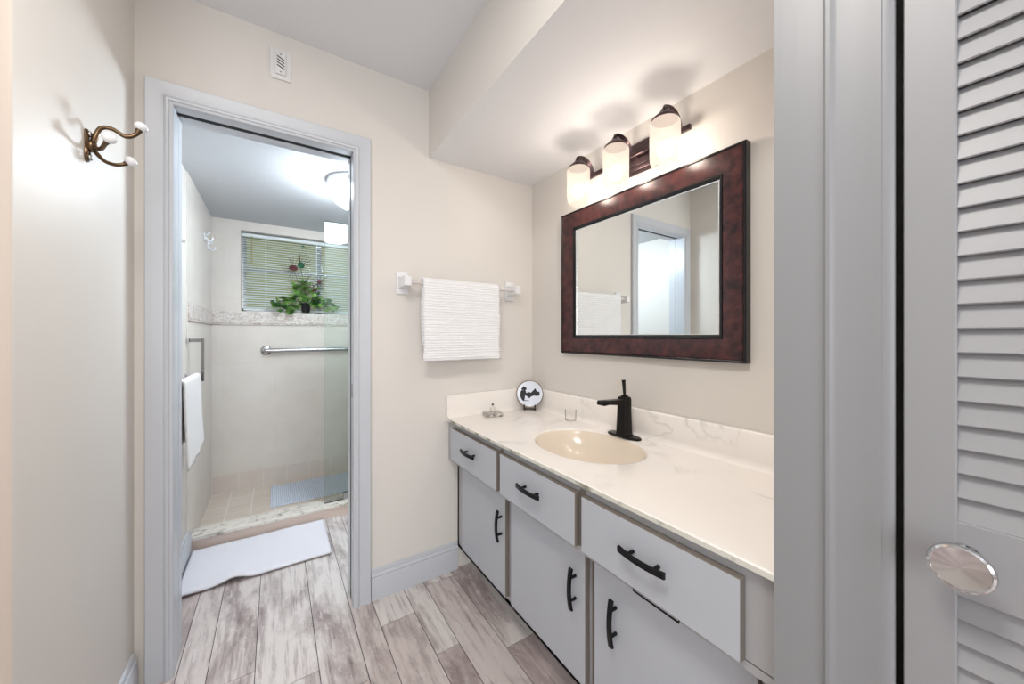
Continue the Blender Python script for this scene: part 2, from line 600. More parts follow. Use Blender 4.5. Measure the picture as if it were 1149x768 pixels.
# ------------------------------------------------------------------ walls
bm = NB()
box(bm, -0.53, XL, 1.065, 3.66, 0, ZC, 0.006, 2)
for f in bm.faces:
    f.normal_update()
    if f.normal.y < -0.6: f.material_index = 1  # end face gets the darker tone that imitates shade
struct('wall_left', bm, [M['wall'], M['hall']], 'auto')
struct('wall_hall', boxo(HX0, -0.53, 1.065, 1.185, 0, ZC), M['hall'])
bm = NB()
box(bm, XL, DX0-0.016, YB, YW, 0, DZ+0.016)
box(bm, DX1+0.016, XR, YB, YW, 0, DZ+0.016)
box(bm, XL, XR, YB, YW, DZ+0.016, ZC)
struct('wall_back', bm, M['wall'])
struct('wall_right', boxo(XR, 1.41, 0.2, YF, 0, ZC), M['wall'])
struct('wall_closet_end', boxo(0.757, XR, 0.186, 0.281, 0, ZC), M['wall'])
bm = NB()
box(bm, 0.757, 0.80, HY0, 0.186, 2.13, ZC)
box(bm, 0.757, 0.80, HY0, -0.272, 0, 2.13)
struct('wall_closet_front', bm, M['wall'])
struct('wall_closet_back', boxo(1.35, 1.41, HY0, 0.2, 0, ZC), M['wall'])
struct('wall_bedroom', boxo(HX0-0.1, 1.41, HY0-0.1, HY0, 0, ZC), M['wall'])
struct('wall_hall_left', boxo(HX0-0.1, HX0, HY0, 1.185, 0, ZC), M['wall'])
struct('ceiling', boxo(HX0-0.1, 1.41, HY0-0.1, YB, ZC, ZC+0.08), M['ceiling'])
bm = NB()
vs = box(bm, 0.646, XR, 0.281, YB, ZS, ZC)
for f in bm.faces:
    f.normal_update()
    if f.normal.z < -0.5: f.material_index = 1
struct('ceiling_soffit', bm, [M['wall'], M['ceiling']])
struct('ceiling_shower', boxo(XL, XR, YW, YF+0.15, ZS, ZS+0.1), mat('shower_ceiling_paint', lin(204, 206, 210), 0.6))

# far shower wall with the window opening
WX0, WX1, WZ0, WZ1 = -0.225, 0.86, 1.412, 2.044
bm = NB()
box(bm, XL, WX0, YF, YF+0.15, -0.1, ZS)
box(bm, WX1, XR, YF, YF+0.15, -0.1, ZS)
box(bm, WX0, WX1, YF, YF+0.15, -0.1, WZ0)
box(bm, WX0, WX1, YF, YF+0.15, WZ1, ZS)
struct('wall_far', bm, M['tile_far'])
bm = NB()
box(bm, XL, XL+0.006, 2.615, YF, 0.0, ZS)
struct('wall_shower_left', bm, M['tile_left'])
bm = NB()
box(bm, XL+0.006, XR, YF-0.007, YF, 1.317, 1.407, 0.002, 1)
box(bm, XL+0.006, XL+0.013, 2.635, YF-0.007, 1.317, 1.407, 0.002, 1)
box(bm, XL+0.006, XR, YF-0.011, YF, 1.303, 1.315, 0.003, 2)
box(bm, XL+0.006, XL+0.017, 2.635, YF-0.007, 1.303, 1.315, 0.003, 2)
struct('trim_5', bm, M['border'])
struct('trim_6', boxo(XL+0.006, XR, YF-0.004, YF, 0.02, 0.165), M['tile_row'])
struct('floor_shower', boxo(XL, XR, 2.69, YF, -0.06, 0.02), M['tile_floor'])
bm = NB()
box(bm, XL, XR, 2.688, 2.795, -0.02, 0.066)
struct('trim_7', bm, M['curb_face'])
bm = NB()
box(bm, XL+0.006, XR, 2.676, 2.803, 0.066, 0.088, 0.004, 2)
struct('trim_8', bm, M['curb_marble'])

# window frame, glass, outside
w1 = link('window_1'); w1['kind'] = 'structure'; ORG[w1.name] = Vector((0, 0, 0))
bm = NB()
for a in ((WX0, WX1, WZ0, WZ0+0.03), (WX0, WX1, WZ1-0.03, WZ1), (WX0, WX0+0.03, WZ0, WZ1), (WX1-0.03, WX1, WZ0, WZ1), (0.30, 0.34, WZ0, WZ1)):
    box(bm, a[0], a[1], YF+0.10, YF+0.135, a[2], a[3])
box(bm, WX0, WX1, YF+0.105, YF+0.13, 1.745, 1.77)
obj('window_frame', bm, M['steel'], w1)
obj('window_pane', boxo(WX0+0.02, WX1-0.02, YF+0.115, YF+0.119, WZ0+0.02, WZ1-0.02), M['clear'], w1)
struct('wall_outside', boxo(-2.5, 4.0, 4.9, 5.0, -0.5, 2.35), M['exterior'])
struct('ground_outside', boxo(-2.5, 4.0, 3.66, 4.9, -0.5, -0.4), M['exterior'])

# ------------------------------------------------------------------ door opening: casing, jamb
CAS = [(0, 0), (0, 0.009), (0.003, 0.012), (0.010, 0.012), (0.012, 0.017), (0.018, 0.019), (0.022, 0.017), (0.026, 0.012),
       (0.05, 0.014), (0.066, 0.018), (0.071, 0.019), (0.073, 0.016), (0.073, 0)]
bm = NB()
frame_sweep(bm, [(DX0, 0, -1, 0), (DX0, DZ, -1, 1), (DX1, DZ, 1, 1), (DX1, 0, 1, 0)], [(o+0.028*0, h) for o, h in CAS], lambda a, b, h: (a, YB-h, b), False)
# wider header and legs reach the measured outer size
struct('trim_1', bm, M['trim'], 'auto')
bm = NB()
frame_sweep(bm, [(DX0, 0, -1, 0), (DX0, DZ, -1, 1), (DX1, DZ, 1, 1), (DX1, 0, 1, 0)], CAS, lambda a, b, h: (a, YW+h, b), False)
struct('trim_2', bm, M['trim'], 'auto')
d1 = link('door_1'); d1['kind'] = 'structure'; ORG[d1.name] = Vector((0, 0, 0))
bm = NB()
for y0, y1 in ((YB-0.004, YB+0.045), (YB+0.075, YW+0.002)):
    box(bm, DX0-0.0155, DX0, y0, y1, 0, DZ+0.015, 0.002, 1)
    box(bm, DX1, DX1+0.0155, y0, y1, 0, DZ+0.015, 0.002, 1)
    box(bm, DX0, DX1, y0, y1, DZ, DZ+0.0155, 0.002, 1)
box(bm, DX0-0.0155, DX0-0.001, YB+0.045, YB+0.075, 0, DZ)
obj('jamb', bm, M['trim'], d1)
bm = NB()
box(bm, DX0, DX1, YB+0.045, YB+0.075, DZ+0.003, DZ+0.0155)
box(bm, DX1+0.001, DX1+0.0155, YB+0.045, YB+0.075, 0, DZ+0.003)
obj('door_track', bm, M['dark'], d1)
bm = NB()
box(bm, DX1-0.0025, DX1+0.001, YB+0.005, YB+0.028, 0.94, 1.0, 0.001, 1)
obj('strike_plate', bm, M['steel'], d1)

# ------------------------------------------------------------------ baseboards
BB = [(0, 0), (0.014, 0), (0.014, 0.098), (0.011, 0.104), (0.014, 0.110), (0.012, 0.118), (0.008, 0.122), (0.010, 0.130), (0.006, 0.140), (0, 0.142)]
bm = NB()
extrude_prof(bm, BB, DX1+0.076, 0.80, lambda p, q, a: (a, YB-p, q))
struct('baseboard_back', bm, M['trim'], 'auto')
bm = NB()
extrude_prof(bm, BB, 1.055, YB-0.022, lambda p, q, a: (XL+p, a, q))
struct('baseboard_left', bm, M['trim'], 'auto')
bm = NB()
extrude_prof(bm, BB, -0.54, XL+0.012, lambda p, q, a: (a, 1.065-p, q))
struct('baseboard_hall', bm, M['trim'], 'auto')
bm = NB()
extrude_prof(bm, BB, YW+0.022, 2.674, lambda p, q, a: (XL+p, a, q))
struct('baseboard_shower', bm, M['trim'], 'auto')

# ------------------------------------------------------------------ closet casing on the right
P = [(0.757, 0.281), (XC, 0.281), (XC+0.001, 0.243), (XC+0.003, 0.214), (XC-0.002, 0.209), (XC-0.002, 0.204), (XC+0.001, 0.201),
     (XC+0.003, 0.196), (XC+0.003, 0.160), (XC+0.003, 0.147), (XC+0.006, 0.1455), (XC+0.0065, 0.139), (XC+0.010, 0.1345), (XC+0.018, 0.1345), (XC+0.018, 0.180), (XC+0.018, 0.186)]
bm = NB()
rings(bm, [[(p, q, 0) for p, q in P], [(p, q, 2.13) for p, q in P]])
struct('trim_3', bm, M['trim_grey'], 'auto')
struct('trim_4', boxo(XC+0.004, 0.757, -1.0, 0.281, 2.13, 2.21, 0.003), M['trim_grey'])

# closet louvered door
cl = thing('louvered_closet_door', 'grey-white louvered closet door with a round chrome knob, beside the white casing', 'door', (0.77, -0.07, 0.012))
DF = 0.755
Y1, Y0 = 0.1275, -0.27
bm = NB()
SW = 0.049
box(bm, DF, DF+0.03, Y1-SW, Y1, 0.012, 2.10, 0.0015, 1)
box(bm, DF, DF+0.03, Y0, Y0+SW, 0.012, 2.10, 0.0015, 1)
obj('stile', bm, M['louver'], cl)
bm = NB()
for z0, z1 in ((0.012, 0.12), (0.876, 0.974), (2.03, 2.10)):
    box(bm, DF+0.001, DF+0.029, Y0+SW-0.001, Y1-SW+0.001, z0, z1, 0.0008, 1)
obj('rail', bm, M['louver'], cl)
def louvers(z0, z1, nm):
    bm = NB()
    pitch = 0.0313
    n = int((z1-z0)/pitch)
    p = (z1-z0)/n
    for i in range(n):
        z = z0+(i+0.5)*p
        # a slat slanting down to the outside with a rounded lip
        a = Vector((DF+0.004, 0, z-p*0.50)); b = Vector((DF+0.015, 0, z+p*0.46))
        d = (b-a).normalized(); nn = Vector((-d.z, 0, d.x))*0.0032
        prof = [a+nn*0.6, a-d*0.0012, a-nn*0.6, b-nn, b+nn]
        rings(bm, [[Vector((q.x, Y0+SW-0.002, q.z)) for q in prof], [Vector((q.x, Y1-SW+0.002, q.z)) for q in prof]])
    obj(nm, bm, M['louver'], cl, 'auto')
louvers(0.974, 2.03, 'upper_louvers')
louvers(0.12, 0.876, 'lower_louvers')
bm = NB()
kc = (DF, 0.072, 0.929)
lathe(bm, kc, [(0.018, 0), (0.018, -0.003), (0.008, -0.006), (0.007, -0.022), (0.016, -0.028), (0.0275, -0.033), (0.029, -0.037), (0.028, -0.041), (0.0255, -0.0425), (0.0245, -0.0405), (0.0, -0.038)], 40, 'X')
obj('door_knob', bm, M['chrome'], cl, 'auto', label='chrome knob')

# ------------------------------------------------------------------ vanity
CAT = 'cabinet'
va = thing('vanity_cabinet', 'long grey-white vanity cabinet with black bow handles below the marble countertop', CAT, (1.0, 1.0, 0.0))
FX, LX = 0.752, 0.803      # upper and lower face planes of the carcass
bm = NB()
vb0, vb1 = 0.283, YB-0.002
box(bm, FX, FX+0.018, vb0, vb1, 0.60, 0.778)
box(bm, FX, LX+0.018, vb0, vb1, 0.582, 0.602)
box(bm, LX, LX+0.018, vb0, vb1, 0.115, 0.582)
box(bm, LX, XR-0.002, vb0, vb1, 0.115, 0.133)
box(bm, LX, XR-0.002, vb0, vb0+0.016, 0.115, 0.778)
box(bm, LX, XR-0.002, vb1-0.016, vb1, 0.115, 0.778)
box(bm, XR-0.012, XR-0.002, vb0, vb1, 0.115, 0.778)
box(bm, 0.90, XR-0.002, vb0, vb1, 0.0, 0.115)
obj('body', bm, M['cab_frame'], va)
bays = [(1.232, 1.678), (0.784, 1.208), (0.328, 0.758)]


def pull(name, c, axis, parent):
    """black bow pull; c = point on the front face at the handle's middle"""
    bm = NB()
    L = 0.064
    A = Vector((0, 1, 0)) if axis == 'Y' else Vector((0, 0, 1))
    Bv = Vector((0, 0, 1)) if axis == 'Y' else Vector((0, 1, 0))
    c = Vector(c)
    rs = []
    for i in range(13):
        s = -1+2*i/12
        out = 0.021+0.008*(1-s*s)
        p = c+A*(s*L)+Vector((-out, 0, 0))
        h = 0.0078-0.001*(1-s*s); t = 0.0036
        rs.append([p+Bv*h+Vector((t, 0, 0)), p-Bv*h+Vector((t, 0, 0)), p-Bv*h*0.8-Vector((t, 0, 0)), p+Bv*h*0.8-Vector((t, 0, 0))])
    rings(bm, rs)
    for s in (-0.55, 0.55):
        p = c+A*(s*L)
        tube(bm, [p+Vector((-0.0002, 0, 0)), p+Vector((-0.0275, 0, 0))], 0.0048, 8)
    return obj(name, bm, M['black'], parent)


def edge_mat(o):
    o.data.materials.append(M['cab_edge'])
    for p in o.data.polygons:
        if abs(p.normal.x) < 0.9: p.material_index = 1


for k, (a, b) in enumerate(bays):
    dr = obj('drawer', boxo(FX-0.020, FX-0.0005, a+(0.006 if k == 2 else 0), b, 0.602, 0.761, 0.0015, 1), M['cab'], va); edge_mat(dr)
    pull('handle', (FX-0.020, (a+b)/2, 0.693), 'Y', dr)
    do = obj('door', boxo(LX-0.019, LX-0.0005, a+(0.016, 0.010, -0.002)[k], b-(0.02 if k == 0 else 0), 0.150, 0.594, 0.0015, 1), M['cab'], va); edge_mat(do)
    hy = {0: a+0.044, 1: a+0.052, 2: b-0.082}[k]
    pull('handle', (LX-0.019, hy, 0.437), 'Z', do)
for ya, yb in ((1.210, 1.230), (0.760, 0.782)):
    obj('face_stile', boxo(LX-0.002, LX+0.001, ya, yb, 0.12, 0.60), M['darkwood'], va)
    obj('face_stile', boxo(FX-0.002, FX+0.001, ya, yb, 0.604, 0.77), M['darkwood'], va)
bm = NB()   # thin dark pull-out rod under the right drawer
for p in ([(FX-0.014, 0.582, 0.612), (FX-0.014, 0.582, 0.592), (FX-0.014, 0.462, 0.592), (FX-0.014, 0.462, 0.598)],):
    tube(bm, p, 0.0022, 6)
obj('pull_out_rod', bm, M['black'], va, label='thin dark metal rod under the widest drawer')

# ------------------------------------------------------------------ countertop with integral bowl
ct = thing('vanity_countertop', 'cream cultured marble countertop with oval sink and backsplash, on the vanity', 'countertop', (1.0, 1.0, 0.78))
CX0, CX1, CY0, CY1, CZ = XC, 1.268, 0.281, 1.731, 0.80
BC, BA, BB_ = Vector((1.016, 1.020)), 0.182, 0.238
bm = NB()
angs = sorted(set([2*PI*i/96 for i in range(96)] + [math.atan2(y-BC.y, x-BC.x) % (2*PI) for x in (CX0, CX1) for y in (CY0, CY1)]))
def rect_hit(a):
    c, s = math.cos(a), math.sin(a); t = 1e9
    if c > 1e-9: t = min(t, (CX1-BC.x)/c)
    if c < -1e-9: t = min(t, (CX0-BC.x)/c)
    if s > 1e-9: t = min(t, (CY1-BC.y)/s)
    if s < -1e-9: t = min(t, (CY0-BC.y)/s)
    return (BC.x+c*t, BC.y+s*t)
def ell(a, k):
    # ellipse point in direction a
    c, s = math.cos(a), math.sin(a)
    r = 1/math.sqrt((c/BA)**2+(s/BB_)**2)
    return (BC.x+c*r*k, BC.y+s*r*k)
outer_b = [(*rect_hit(a), CZ-0.014) for a in angs]
outer_e = [(*rect_hit(a), CZ-0.003) for a in angs]
outer_t = []
for a in angs:
    x, y = rect_hit(a); outer_t.append((max(x, CX0+0.003), y, CZ))
R = [outer_b, outer_e, outer_t]
for f in (0.6, 0.3):
    R.append([tuple((1-f)*Vector(ell(a, 1.04))+f*Vector(rect_hit(a)))+(CZ,) for a in angs])
R.append([(*ell(a, 1.04), CZ) for a in angs])
nb = len(R)
for s, dz in ((1.012, -0.001), (0.99, -0.005), (0.965, -0.014), (0.93, -0.030), (0.87, -0.052), (0.78, -0.075), (0.64, -0.096), (0.45, -0.110), (0.25, -0.117), (0.09, -0.120)):
    R.append([(*ell(a, s), CZ+dz) for a in angs])
vr = rings(bm, R, True, False)
bm.faces.new(vr[-1])
for f in bm.faces:
    c = f.calc_center_median()
    if c.z < CZ-0.0035 and max(v.co.x for v in f.verts) < CX0+0.004 and abs(f.normal.z if f.normal.length else 0) < 0.9: f.material_index = 2
    if c.z < CZ-0.004 and ((c.x-BC.x)/BA)**2+((c.y-BC.y)/BB_)**2 < 1.0: f.material_index = 1
tp = obj('countertop_slab', bm, [M['marble'], M['bowl'], M['edge_marble']], ct, 'auto')
bm = NB()
lathe(bm, (BC.x, BC.y, CZ-0.1205), [(0.0, 0.0), (0.021, 0.0), (0.022, 0.002), (0.016, 0.004), (0.015, 0.002), (0.0, 0.0025)], 24)
obj('drain', bm, M['chrome'], ct, 'auto')
SPL = [(0.0, -0.02), (0.0, 0.112)] + [(0.0, 0.112)]
def splash_profile():
    # q: distance from wall, z
    pr = [(0.0, CZ-0.02), (0.0, 0.914)]
    pr += [(0.014, 0.914), (0.018, 0.9125), (0.021, 0.908)]
    pr += [(0.021, CZ+0.024)]
    for i in range(1, 7):
        a = PI/2*i/6
        pr.append((0.021+0.018*(1-math.cos(a)), CZ+0.024-0.0235*math.sin(a)))
    pr.append((0.039, CZ-0.02))
    return pr
sp = splash_profile()
bm = NB()
extrude_prof(bm, sp, CY0, YB-0.0015, lambda p, q, a: (XR-0.0015-p, a, q))
o_ = obj('backsplash', bm, M['marble'], ct, 'auto')
bm = NB()
extrude_prof(bm, sp, XC+0.001, XR-0.02, lambda p, q, a: (a, YB-0.0015-p, q))
obj('side_splash', bm, M['marble'], ct, 'auto')

# ------------------------------------------------------------------ faucet
fa = thing('sink_faucet', 'matte black single-handle faucet standing behind the sink', 'faucet', (1.222, 1.006, CZ+0.0005))
fx, fy, fz = 1.216, 1.006, CZ+0.0005
bm = NB()
rs = []
for h, k in ((0, 1.0), (0.006, 1.0), (0.009, 0.94)):
    ring = []
    for i in range(40):
        a = 2*PI*i/40
        cx_ = abs(math.cos(a))**0.6*(1 if math.cos(a) > 0 else -1); sy = abs(math.sin(a))**0.9*(1 if math.sin(a) > 0 else -1)
        ring.append((fx+0.028*k*cx_, fy+0.079*k*sy, fz+h))
    rs.append(ring)
rings(bm, rs)
obj('base_plate', bm, M['bronze'], fa, 'auto')
bm = NB()
def rrect(cx, cy, z, hx, hy, r=0.008):
    out = []
    for sx, sy, a0 in ((1, 1, 0), (-1, 1, PI/2), (-1, -1, PI), (1, -1, 3*PI/2)):
        for k in range(4):
            a = a0+PI/2*k/3
            out.append((cx+sx*(hx-r)+r*math.cos(a), cy+sy*(hy-r)+r*math.sin(a), z))
    return out
rings(bm, [rrect(fx, fy, fz+0.009, 0.026, 0.028), rrect(fx, fy, fz+0.02, 0.024, 0.026), rrect(fx+0.001, fy, fz+0.10, 0.0215, 0.0235),
           rrect(fx+0.002, fy, fz+0.155, 0.0215, 0.0225), rrect(fx+0.002, fy, fz+0.165, 0.019, 0.020)])
obj('body', bm, M['bronze'], fa, 'auto')
bm = NB()
rs = []
for x, z0, z1, w in ((fx-0.010, 0.130, 0.157, 0.018), (fx-0.06, 0.139, 0.159, 0.018), (fx-0.11, 0.145, 0.161, 0.018), (fx-0.138, 0.143, 0.162, 0.018), (fx-0.143, 0.146, 0.160, 0.016)):
    rs.append([(x, fy-w, fz+z0), (x, fy+w, fz+z0), (x, fy+w, fz+z1-0.003), (x, fy+w*0.8, fz+z1), (x, fy-w*0.8, fz+z1), (x, fy-w, fz+z1-0.003)])
rings(bm, rs)
obj('spout', bm, M['bronze'], fa, 'auto')
bm = NB()
lathe(bm, (fx+0.002, fy, fz+0.165), [(0.015, 0), (0.015, 0.006), (0.006, 0.009)], 20)
tube(bm, [(fx+0.002, fy, fz+0.172), (fx+0.000, fy, fz+0.20), (fx-0.004, fy, fz+0.236)], [0.8, 0.95, 1.15], flat=(0.013, 0.009))
obj('lever', bm, M['bronze'], fa, 'auto')

# ------------------------------------------------------------------ mirror
mi = thing('wall_mirror', 'large mirror in a dark mottled burgundy frame above the sink', 'mirror', (XR, 1.005, 1.13))
ma, mb, mz0, mz1 = 0.558, 1.452, 1.130, 1.849
cor = [(ma, mz0, 1, 1), (mb, mz0, -1, 1), (mb, mz1, -1, -1), (ma, mz1, 1, -1)]
fm = lambda a, b, h: (XR-0.001-h, a, b)
for nm, pr, m_ in (('outer_edge', [(0, 0), (0, 0.029), (0.003, 0.032), (0.007, 0.032), (0.009, 0.030)], 'frame_black'),
                   ('frame', [(0.009, 0.0285), (0.012, 0.031), (0.03, 0.030), (0.055, 0.026), (0.078, 0.020)], 'burl'),
                   ('inner_lip', [(0.078, 0.019), (0.079, 0.0225), (0.084, 0.0225), (0.086, 0.017), (0.090, 0.016), (0.092, 0.012)], 'frame_black'),
                   ('bead', [(0.092, 0.0125), (0.0935, 0.0135), (0.096, 0.0125), (0.0965, 0.009)], 'silver')):
    bm = NB(); frame_sweep(bm, cor, pr, fm)
    obj(nm, bm, M[m_], mi, 'auto')
obj('mirror_glass', boxo(XR-0.011, XR-0.002, ma+0.07, mb-0.07, mz0+0.07, mz1-0.07), M['mirror'], mi)

# ------------------------------------------------------------------ vanity light
vl = thing('vanity_light', 'three-lamp bronze bar light with frosted cylinder shades above the mirror', 'wall light', (XR, 1.003, 1.97))
bm = NB()
box(bm, XR-0.012, XR-0.001, 0.893, 1.113, 1.905, 2.035, 0.002, 1)
box(bm, XR-0.020, XR-0.012, 0.901, 1.105, 1.915, 2.025, 0.003, 2)
box(bm, XR-0.027, XR-0.020, 0.911, 1.095, 1.932, 2.008, 0.003, 2)
obj('back_plate', bm, M['fixture'], vl, 'auto')
bm = NB()
box(bm, XR-0.050, XR-0.036, 0.735, 1.275, 1.962, 1.982, 0.002, 1)
box(bm, XR-0.038, XR-0.025, 0.97, 1.035, 1.958, 1.986)
obj('cross_bar', bm, M['fixture'], vl, 'auto')
for ly in (0.781, 1.003, 1.221):
    lx = 1.162
    bm = NB()
    tube(bm, bez([(XR-0.046, ly, 1.972), (XR-0.050, ly, 2.000), (XR-0.066, ly, 2.024), (lx+0.03, ly, 2.036), (lx, ly, 2.030), (lx-0.012, ly, 2.020)], 5), 1.0, flat=(0.026, 0.006))
    ar = obj('lamp_arm', bm, M['fixture'], vl, 'auto')
    bm = NB()
    lathe(bm, (lx, ly, 0), [(0.0, 2.027), (0.014, 2.027), (0.018, 2.018), (0.033, 2.004), (0.046, 1.992), (0.047, 1.986), (0.044, 1.986), (0.0, 1.988)], 32)
    obj('cap', bm, M['fixture'], ar, 'auto')
    bm = NB()
    pr = [(0.044, 1.986), (0.051, 1.978), (0.052, 1.965), (0.0515, 1.86), (0.050, 1.842), (0.045, 1.829), (0.039, 1.823)]
    lathe(bm, (lx, ly, 0), pr, 40, cap=False)
    obj('glass_shade', bm, M['shade'], ar, True)
    bm = NB()
    ball(bm, (lx, ly, 1.885), 0.026, (1, 1, 1.15), 24, 14)
    obj('bulb', bm, M['bulb'], ar, True, label='glowing bulb inside the shade')

# ------------------------------------------------------------------ things on the counter
pc = Vector((1.207, 1.660, 0))
dirv = Vector((-0.62, -0.78, 0)).normalized()
ang = math.atan2(dirv.y, dirv.x)
stand = thing('plate_stand', 'small dark wooden stand holding the round decorative plate', 'plate stand', (pc.x, pc.y, CZ+0.001))
side = Vector((-dirv.y, dirv.x, 0))
bm = NB()
for s in (-1, 1):
    q = pc+side*(0.030*s)
    f = lambda o, z: tuple(q+dirv*o+Vector((0, 0, CZ+z)))
    tube(bm, [f(0.034, 0.036), f(0.036, 0.020), f(0.030, 0.007), f(0.0, 0.005), f(-0.018, 0.005)], 1, flat=(0.007, 0.007))
    tube(bm, [f(0.004, 0.010), f(-0.018, 0.10)], 1, flat=(0.006, 0.006))
tube(bm, [tuple(pc+side*-0.032+dirv*0.008+Vector((0, 0, CZ+0.007))), tuple(pc+side*0.032+dirv*0.008+Vector((0, 0, CZ+0.007)))], 1, flat=(0.007, 0.007))
obj('easel', bm, M['wood_dark'], stand)
plc = pc+dirv*0.012+Vector((0, 0, CZ+0.093))
plate = thing('decorative_plate', 'round white plate with a black picture standing in the counter corner', 'plate', tuple(plc))
def plate_obj(nm, prof, m_, par, cap=True):
    bm = NB()
    lathe(bm, (0, 0, 0), prof, 48, 'X', cap)
    Rm = Matrix.Rotation(ang, 4, 'Z') @ Matrix.Rotation(math.radians(-12), 4, 'Y')
    bmesh.ops.transform(bm, matrix=Matrix.Translation(plc) @ Rm, verts=bm.verts[:])
    return obj(nm, bm, m_, par, 'auto')
M['plate'] = mat('glazed_white', lin(222, 228, 240), 0.12)
plate_obj('dish', [(0.0, 0.002), (0.05, 0.002), (0.072, 0.007), (0.072, 0.004), (0.05, -0.003), (0.0, -0.003)], M['plate'], plate)
plate_obj('rim', [(0.0715, 0.0035), (0.0745, 0.005), (0.0755, 0.0072), (0.074, 0.0088), (0.0715, 0.0075), (0.0715, 0.0035)], M['gold'], plate, False)
Rm = Matrix.Rotation(ang, 4, 'Z') @ Matrix.Rotation(math.radians(-12), 4, 'Y')
bm = NB()
# dark figures painted on the plate: flat shapes in plate coordinates (right, up)
shapes = [[(-.055, -.03), (-.053, .010), (-.045, .022), (-.036, .018), (-.030, .024), (-.022, .012), (-.020, -.004), (-.026, -.012), (-.030, -.036), (-.050, -.038)],
          [(-.046, .022), (-.052, .030), (-.040, .034), (-.038, .044), (-.030, .038), (-.022, .036), (-.018, .026), (-.026, .018)],
          [(-.022, .004), (-.004, .010), (.006, .006), (.018, .018), (.030, .032), (.036, .020), (.044, .012), (.058, .014), (.058, -.008), (.040, -.012), (.022, -.010), (.006, -.016), (-.002, -.026), (-.012, -.018), (-.022, -.010)],
          [(-.052, -.036), (-.004, -.037), (-.004, -.040), (-.052, -.040)]]
for s in shapes:
    vs = [bm.verts.new(Vector((0.0032, u, w))) for u, w in s]
    f = bm.faces.new(vs)
    r = bmesh.ops.extrude_face_region(bm, geom=[f])
    for v in [g for g in r['geom'] if isinstance(g, bmesh.types.BMVert)]: v.co.x -= 0.0018
bmesh.ops.transform(bm, matrix=Matrix.Translation(plc) @ Rm, verts=bm.verts[:])
obj('painted_scene', bm, mat('plate_ink', lin(26, 22, 30), 0.2), plate)

tray = thing('marble_trinket_dish', 'small grey marble slab with a tiny glass figure, left of the round plate', 'trinket dish', (0.962, 1.655, CZ+0.0005))
bm = NB()
tc0 = Vector((0.955, 1.645, CZ+0.0005))
box(bm, -0.046, 0.046, -0.036, 0.036, 0, 0.017, 0.003, 2)
bmesh.ops.transform(bm, matrix=Matrix.Translation(tc0) @ Matrix.Rotation(math.radians(-12), 4, 'Z'), verts=bm.verts[:])
obj('slab', bm, M['grey_marble'], tray, 'auto')
bm = NB()
lathe(bm, tc0+Vector((0, 0, 0.0175)), [(0.011, 0), (0.012, 0.003), (0.007, 0.006), (0.012, 0.018), (0.012, 0.024), (0.005, 0.031), (0.003, 0.035), (0.006, 0.040), (0.004, 0.046), (0.0, 0.048)], 20)
obj('glass_figure', bm, M['clear'], tray, True)
bm = NB()
lathe(bm, tc0+Vector((0, 0, 0.0175+0.036)), [(0.003, 0), (0.0065, 0.002), (0.0065, 0.005), (0.002, 0.007), (0.0055, 0.010), (0.0, 0.014)], 14)
obj('stopper', bm, M['fixture'], tray, True)

bm = NB()
gc = (1.218, 1.335, CZ+0.001)
lathe(bm, gc, [(0.0, 0.0), (0.022, 0.0), (0.026, 0.004), (0.0275, 0.055)], 32, cap=False)
tag(obj('glass_tumbler', bm, M['clear'], None, 'auto', org=gc), 'small clear glass tumbler against the backsplash between plate and faucet', 'glass')

# ------------------------------------------------------------------ towel bar and towel on the back wall
tb = thing('towel_bar', 'white ceramic towel bar fixed to the back wall above the counter', 'towel bar', (0.81, YB, 1.47))
tbz, tby = 1.474, YB-0.075
for bx in (0.512, 1.125):
    bm = NB()
    box(bm, bx-0.028, bx+0.028, YB-0.010, YB-0.0005, tbz-0.055, tbz+0.055, 0.004, 2)
    rings(bm, [[(bx+a*0.020*k, y, tbz+b*0.026*k) for a, b in ((-1, -1), (1, -1), (1, 1), (-1, 1))] for y, k in ((YB-0.010, 1.15), (YB-0.030, 0.95), (tby-0.018, 0.9), (tby-0.022, 0.75))])
    obj('bracket', bm, M['ceramic'], tb, 'auto')
bm = NB()
box(bm, 0.515, 1.122, tby-0.009, tby+0.009, tbz-0.009, tbz+0.009, 0.002, 1)
obj('bar', bm, mat('milky_bar', lin(205, 200, 198), 0.2), tb)


